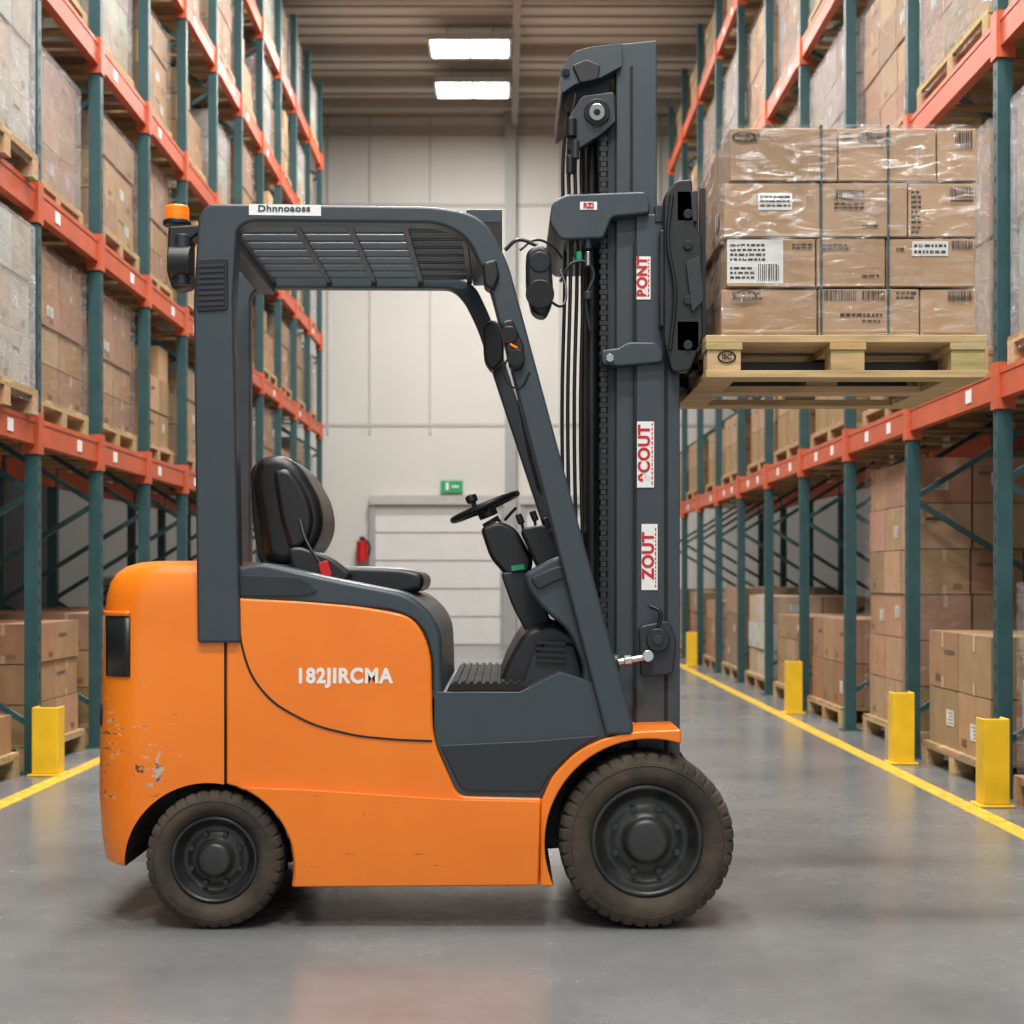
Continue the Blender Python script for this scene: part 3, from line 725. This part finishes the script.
prism('mid_bracket', [(601, 350, 4), (618, 348), (628, 342, 4), (656, 342, 4), (664, 350, 4), (663, 362, 4), (618, 366), (602, 364, 4)], MY-.03, MY+.06, 'grey', .006, T, ref=MY-.03)
prism('lower_crossmember', [(600, 440), (650, 440), (650, 480), (600, 480)], MY+.06, 2*C-MY-.06, 'greyd', .006, T, ref=MY)
prism('bottom_crossmember', [(600, 690), (660, 690), (660, 760), (600, 760)], MY+.06, 2*C-MY-.06, 'greyd', .006, T, ref=MY)
for nm, px, yy, rad, y0, y1 in (('lift_cylinder_near', 594, MY+.12, .020, 95, 790), ('lift_cylinder_far', 594, 2*C-MY-.12, .020, 95, 790), ('free_lift_cylinder', 600, C, .035, 240, 790)):
    cyl(nm, V(px, y1, MY)+Vector((0, yy-MY, 0)), V(px, y0, MY)+Vector((0, yy-MY, 0)), rad, 'black', T)
for nm, px, yy in (('hose_1', 570, MY+.02), ('hose_2', 577, MY+.05), ('hose_3', 566, MY+.16), ('hose_4', 584, MY+.09)):
    o = Vector((0, yy-MY, 0)); tube(nm, [V(px+6, 92, MY)+o, V(px, 130, MY)+o, V(px+1, 250, MY)+o, V(px-2, 420, MY)+o, V(px+3, 640, MY)+o], .006, 'black', T)
ch = MB()
for yy in (MY+.035, 2*C-MY-.035):
    z = W(0, 700, MY)[1]; zt2 = W(0, 120, MY)[1]; i = 0; X = W(604, 0, MY)[0]
    while z < zt2:
        wd = .012 if i % 2 else .008
        ch.box((X-wd, yy-.010, z), (X+wd, yy+.010, z+.014), 'black' if i % 2 else 'greyd'); z += .016; i += 1
ch.obj('lift_chains', T)
cyl('chain_pulley_rim', V(597, 112, MY-.02), V(597, 112, MY+.02), .040, 'greyd', T)
cyl('chain_pulley', V(597, 112, MY-.035), V(597, 112, MY-.018), .026, 'steel', T)
cyl('pulley_pin', V(597, 112, MY-.042), V(597, 112, MY-.034), .010, 'black', T)
prism('pulley_bracket', [(568, 118, 5), (582, 96, 4), (614, 92, 3), (616, 122), (600, 136, 4), (578, 150, 4), (568, 150, 3)], MY-.005, MY+.03, 'greyd', .005, T, ref=MY)
for i, (px, py, rr) in enumerate(((571, 128, .018), (575, 150, .014), (570, 165, .012), (588, 240, .012), (575, 248, .010))):
    cyl('hose_fitting_%d' % (i+1), V(px, py+9, MY-.01), V(px, py-9, MY-.01), rr, 'greyd' if i % 2 else 'black', T)
cyl('hose_fitting_silver', V(588, 252, MY-.02), V(588, 266, MY-.02), .010, 'steel', T)
cyl('hose_fitting_green', V(579, 252, MY-.02), V(579, 260, MY-.02), .009, 'green', T)
cyl('hose_clamp', V(588, 292, MY-.02), V(588, 300, MY-.02), .016, 'greyd', T)
tube('hose_cross', [V(560, 282, MY-.02), V(575, 262, MY-.03), V(592, 268, MY-.02), V(586, 300, MY-.02), V(590, 330, MY-.01)], .005, 'greyd', T)
tube('hose_arch', [V(520, 250, 4.62), V(536, 240, 4.64), V(552, 246, 4.66), V(562, 258, 4.7)], .004, 'black', T)
cyl('bracket_bolt', V(610, 358, MY-.05), V(610, 358, MY-.02), .014, 'steel', T, 6)
cyl('mast_pivot', V(658, 640, MY-.045), V(658, 640, MY+.02), .036, 'black', T)
cyl('mast_pivot_pin', V(658, 640, MY-.055), V(658, 640, MY-.04), .016, 'greyd', T)
prism('pivot_bracket', [(638, 626, 6), (668, 620, 6), (676, 640, 5), (672, 674, 6), (640, 676, 6)], MY-.03, MY+.01, 'greyd', .006, T, ref=MY)
cyl('tilt_rod', V(618, 662, MY-.06), V(652, 656, MY-.06), .010, 'steel', T)
cyl('tilt_rod_nut', V(624, 661, MY-.06), V(632, 660, MY-.06), .017, 'steel', T, 6)
cyl('tilt_rod_end', V(648, 656, MY-.075), V(648, 656, MY-.04), .018, 'steel', T)
tube('tilt_cylinder', [V(618, 662, MY-.06), V(560, 672, MY-.06)], .028, 'black', T, False)
tube('pivot_hose', [V(657, 630, MY-.03), V(660, 612, MY-.03), V(650, 606, MY-.02)], .006, 'black', T)
def decal(px, py, hh, ww, s, size):
    y = MY-.002
    x, z = W(px, py, y); a = ww/2*y/F; b = hh/2*y/F
    m = MB(); m.box((x-a, y-.0015, z-b), (x+a, y, z+b), 'white'); m.obj('decal_plate', T)
    text('decal_text', s, size, (x-.003, y-.0025, z+.004), (math.pi/2, -math.pi/2, 0), 'red', T, .0018, sx=1.0, sp=1.08)
    mm = MB(); random.seed(len(s)+int(py))
    zz = z-b+.008
    while zz < z+b-.008:
        w = random.uniform(.004, .012); mm.box((x+a-.008, y-.0022, zz), (x+a-.004, y-.001, zz+w), 'red'); zz += w+.005
    mm.obj('decal_smallprint', T)
decal(643.5, 278, 43, 14, 'BONT', .043)
decal(645.5, 454.5, 66, 17, '9COUT', .050)
decal(649.5, 557, 66, 16, 'ZOUT', .050)
prism('small_plate', [(580, 202), (597, 202), (597, 210), (580, 210)], MY-.033, MY-.029, 'white', 0, T, ref=MY-.03)
text('small_plate_text', 'RZI', .022, (W(588.5, 0, MY-.03)[0], MY-.035, W(0, 206, MY-.03)[1]), (math.pi/2, 0, 0), 'red', T, .001)
CY = 4.68
prism2('carriage_side', [(664, 196, 4), (676, 180, 5), (692, 179, 3), (695, 226), (702, 236, 3), (703, 340, 5), (690, 371, 6), (672, 372, 5), (664, 340, 4)], CY, CY+.05, 'black', .006, T)
prism('carriage_bar_top', [(676, 190), (698, 190), (698, 222), (676, 222)], CY, 2*C-CY, 'greyd', .005, T, ref=CY)
prism('carriage_bar_bottom', [(676, 320), (700, 320), (700, 352), (676, 352)], CY, 2*C-CY, 'greyd', .005, T, ref=CY)
prism2('carriage_roller_plate', [(660, 230), (676, 226, 4), (680, 260, 3), (676, 330, 4), (660, 326)], CY+.02, CY+.10, 'greyd', .006, T)
for py in (214, 245, 300, 345):
    cyl('carriage_pin', V(688, py, CY-.012), V(688, py, CY+.01), .014, 'greyd', T)
prism('carriage_latch', [(686, 262, 3), (700, 256, 3), (704, 300, 3), (692, 312, 3)], CY-.015, CY+.02, 'greyd', .004, T)
tube('carriage_hose', [V(672, 195, CY-.01), V(668, 240, CY-.015), V(675, 290, CY-.015), V(670, 350, CY-.01)], .006, 'black', T)
for i in range(4):
    y = 4.75+.56*i/3; m = MB(); m.box((.603, y-.012, 1.76), (.622, y+.012, 2.24), 'black'); m.obj('backrest_bar', T)
PX0, PX1, PY0, PY1 = W(706, 0, 4.6)[0], W(987, 0, 4.6)[0], 4.60, 5.45
PZ1 = W(0, 335, 4.6)[1]; PH = .128; PZ0 = PZ1-PH
for yy in (4.80, 5.17):
    m = MB(); m.box((.585, yy, PZ0+.04), (.61, yy+.09, 2.12), 'greyd'); m.box((.585, yy, PZ0+.045), (1.36, yy+.09, PZ0+.075), 'greyd'); m.obj('fork', T, .004)

# ================================================================ RAISED LOAD
L = empty('raised_pallet_load')
m = MB()
random.seed(21)
WOODP = [(.62, .43, .21), (.56, .385, .18), (.66, .47, .25)]
wc = lambda: tuple(c*random.uniform(.92, 1.12) for c in random.choice(WOODP))
t = .022
for yy in (PY0, (PY0+PY1)/2-.05, PY1-.10): m.box((PX0, yy, PZ0), (PX1, yy+.10, PZ0+t), 'wood', wc())
for xx in (PX0, PX1-.1): m.box((xx, PY0+.1, PZ0+.001), (xx+.1, PY1-.1, PZ0+t-.001), 'wood', wc())
for yy in (PY0, (PY0+PY1)/2-.05, PY1-.10):
    for xx in (PX0, (PX0+PX1)/2-.05, PX1-.11): m.box((xx+.004, yy+.006, PZ0+t), (xx+.106, yy+.094, PZ1-2*t), 'wood', wc())
for xx in (PX0, (PX0+PX1)/2-.05, PX1-.11): m.box((xx, PY0, PZ1-2*t), (xx+.11, PY1, PZ1-t), 'wood', wc())
n = 7; p = (PY1-PY0)/n
for i in range(n): m.box((PX0, PY0+i*p+(.006 if i else 0), PZ1-t), (PX1, PY0+(i+1)*p-.006, PZ1), 'wood', wc())
m.obj('pallet', L, .002)
bx, bz = W(727, 358, 4.6); st = torus('pallet_stamp', (bx, 4.603, bz+.004), .017, .0018, (math.pi/2, 0, 0), 'wood_dk', L, 40, 6); st.scale = (1.5, 1, 1)
text('pallet_stamp_text', 'ISC', .022, (bx, 4.603, bz+.004), (math.pi/2, 0, 0), 'wood_dk', L, .0004)
lay = [(288, 333.5, [721, 818, 920, 977]), (238, 287.5, [726, 816, 886, 976]), (182, 237.5, [723, 821, 908, 977]), (127, 181.5, [729, 838, 937, 978])]
YB0 = 4.625; S_ = F/YB0
LC = [(.42, .265, .148), (.385, .235, .125), (.45, .285, .162)]
m = MB()
for (ya, yb, xs_) in lay:
    z1 = W(0, ya, YB0)[1]; z0 = W(0, yb, YB0)[1]
    if yb == 333.5: z0 = PZ1
    for i in range(len(xs_)-1):
        xa = (xs_[i]-EX)/S_+.002; xb = (xs_[i+1]-EX)/S_-.002
        for j in range(3):
            dj = .265; ja = YB0+j*dj+(random.uniform(0, .006) if j else random.uniform(0, .006)); jb = YB0+(j+1)*dj-.004
            c = tuple(v*random.uniform(.92, 1.08) for v in [1]) ; f_ = c[0]
            c = tuple(v*f_ for v in random.choice(LC))
            m.box((xa, ja, z0+.002), (xb, jb, z1-.003), 'card', c)
            if i == 0: decorate(m, 'x-', (xa, ja, z0), (xb, jb, z1))
m.obj('cartons', L, .004)
m = MB(); Yq = YB0-.0015
def Q(x0, y0, x1, y1, col, d=0.0):
    a = W(x0, y1, YB0); b = W(x1, y0, YB0); y = Yq-d
    m.quad([(a[0], y, a[1]), (b[0], y, a[1]), (b[0], y, b[1]), (a[0], y, b[1])], 'card', col)
INK = (.05, .035, .025); WH = (.74, .73, .70); TAPE = (.50, .34, .20)
def bar(x0, y0, x1, y1, col=INK, n=9):
    x = x0
    while x < x1: w = random.choice([.8, 1.2, 2]); Q(x, y0, min(x+w, x1), y1, col, .0012); x += w+random.choice([.8, 1.2])
def lines(x0, y0, x1, y1, n, col=INK):
    h = (y1-y0)/n
    for i in range(n):
        x = x0
        while x < x1-2:
            w = random.uniform(2, 6); Q(x, y0+i*h+h*.25, min(x+w, x1), y0+i*h+h*.75, col, .0012); x += w+1.3
for (ya, yb, xs_) in lay:
    for i in range(3):
        xm = (xs_[i]+xs_[i+1])/2
        Q(xs_[i]+2, yb-4, xs_[i+1]-2, yb-1.5, TAPE)
Q(758, 193, 792, 210, WH); lines(760, 195, 790, 208, 3)
Q(727, 240, 783, 284, WH); lines(730, 243, 765, 262, 4); bar(758, 264, 780, 281); lines(730, 266, 755, 280, 3)
Q(912, 241, 948, 256, WH); lines(914, 243, 946, 255, 2)
lines(737, 133, 760, 143, 2); bar(858, 132, 890, 140); lines(862, 142, 886, 146, 1); bar(955, 131, 972, 148); bar(842, 133, 852, 139)
bar(834, 190, 864, 200); lines(834, 202, 864, 210, 2); bar(950, 187, 973, 197); lines(911, 190, 921, 235, 9); Q(950, 200, 973, 202, INK, .0012)
lines(822, 243, 850, 251, 2); lines(792, 243, 812, 250, 2); bar(952, 241, 972, 249); lines(896, 246, 904, 252, 1)
lines(732, 291, 762, 301, 2); bar(824, 290, 856, 301); bar(862, 291, 884, 300); lines(896, 291, 916, 300, 2); bar(948, 291, 972, 301); lines(840, 312, 884, 318, 1)
for y in (228, 278, 323): lines(862, y-4, 880, y, 1)
m.obj('print_and_labels', L)
for i, (px, py) in enumerate(((744, 137), (745, 296))):
    a = W(px, py, YB0); tt = torus('print_ring_%d' % (i+1), (a[0], Yq-.001, a[1]), .015, .0014, (math.pi/2, 0, 0), 'wood_dk', L, 32, 6); tt.scale = (2.2, 1, 1)
m = MB()
zb = PZ1; ztp = W(0, 127, YB0)[1]
for px in (821, 888):
    x = (px-EX)/S_; m.box((x-.0035, YB0-.006, zb), (x+.0035, YB0-.004, ztp+.003), 'teal'); m.box((x-.0035, YB0-.006, ztp+.002), (x+.0035, PY1-.02, ztp+.004), 'teal')
m.obj('straps', L)
x0 = (721-EX)/S_; x1 = (979.5-EX)/S_
m = MB(); m.box((x0-.004, YB0-.009, W(0, 240, YB0)[1]), (x1+.004, YB0+.80, ztp+.006), 'filmtop', skip=('b',)); m.obj('stretch_film_upper', L)
m = MB(); m.box((x0-.002, YB0-.0075, PZ1+.001), (x1+.002, YB0+.795, W(0, 238, YB0)[1]), 'filmlo', skip=('b', 't')); o = m.obj('stretch_film_lower', L)

# ================================================================ WORLD / CAMERA
w = bpy.data.worlds.new('world'); scene.world = w; w.use_nodes = True
w.node_tree.nodes['Background'].inputs[0].default_value = (.94, .97, 1, 1); w.node_tree.nodes['Background'].inputs[1].default_value = .92
try: scene.view_settings.view_transform = 'Standard'
except Exception as ex: print(ex)
cam = bpy.data.cameras.new('camera'); co = bpy.data.objects.new('camera', cam); link(co)
co.location = (0, 0, H); co.rotation_euler = (math.pi/2, 0, 0)
cam.sensor_width = 36; cam.lens = F/1024*36; cam.shift_x = (512-EX)/1024; cam.shift_y = (EZ-512)/1024
cam.dof.use_dof = True; cam.dof.focus_distance = 4.7; cam.dof.aperture_fstop = 4.5; cam.clip_end = 100
scene.camera = co
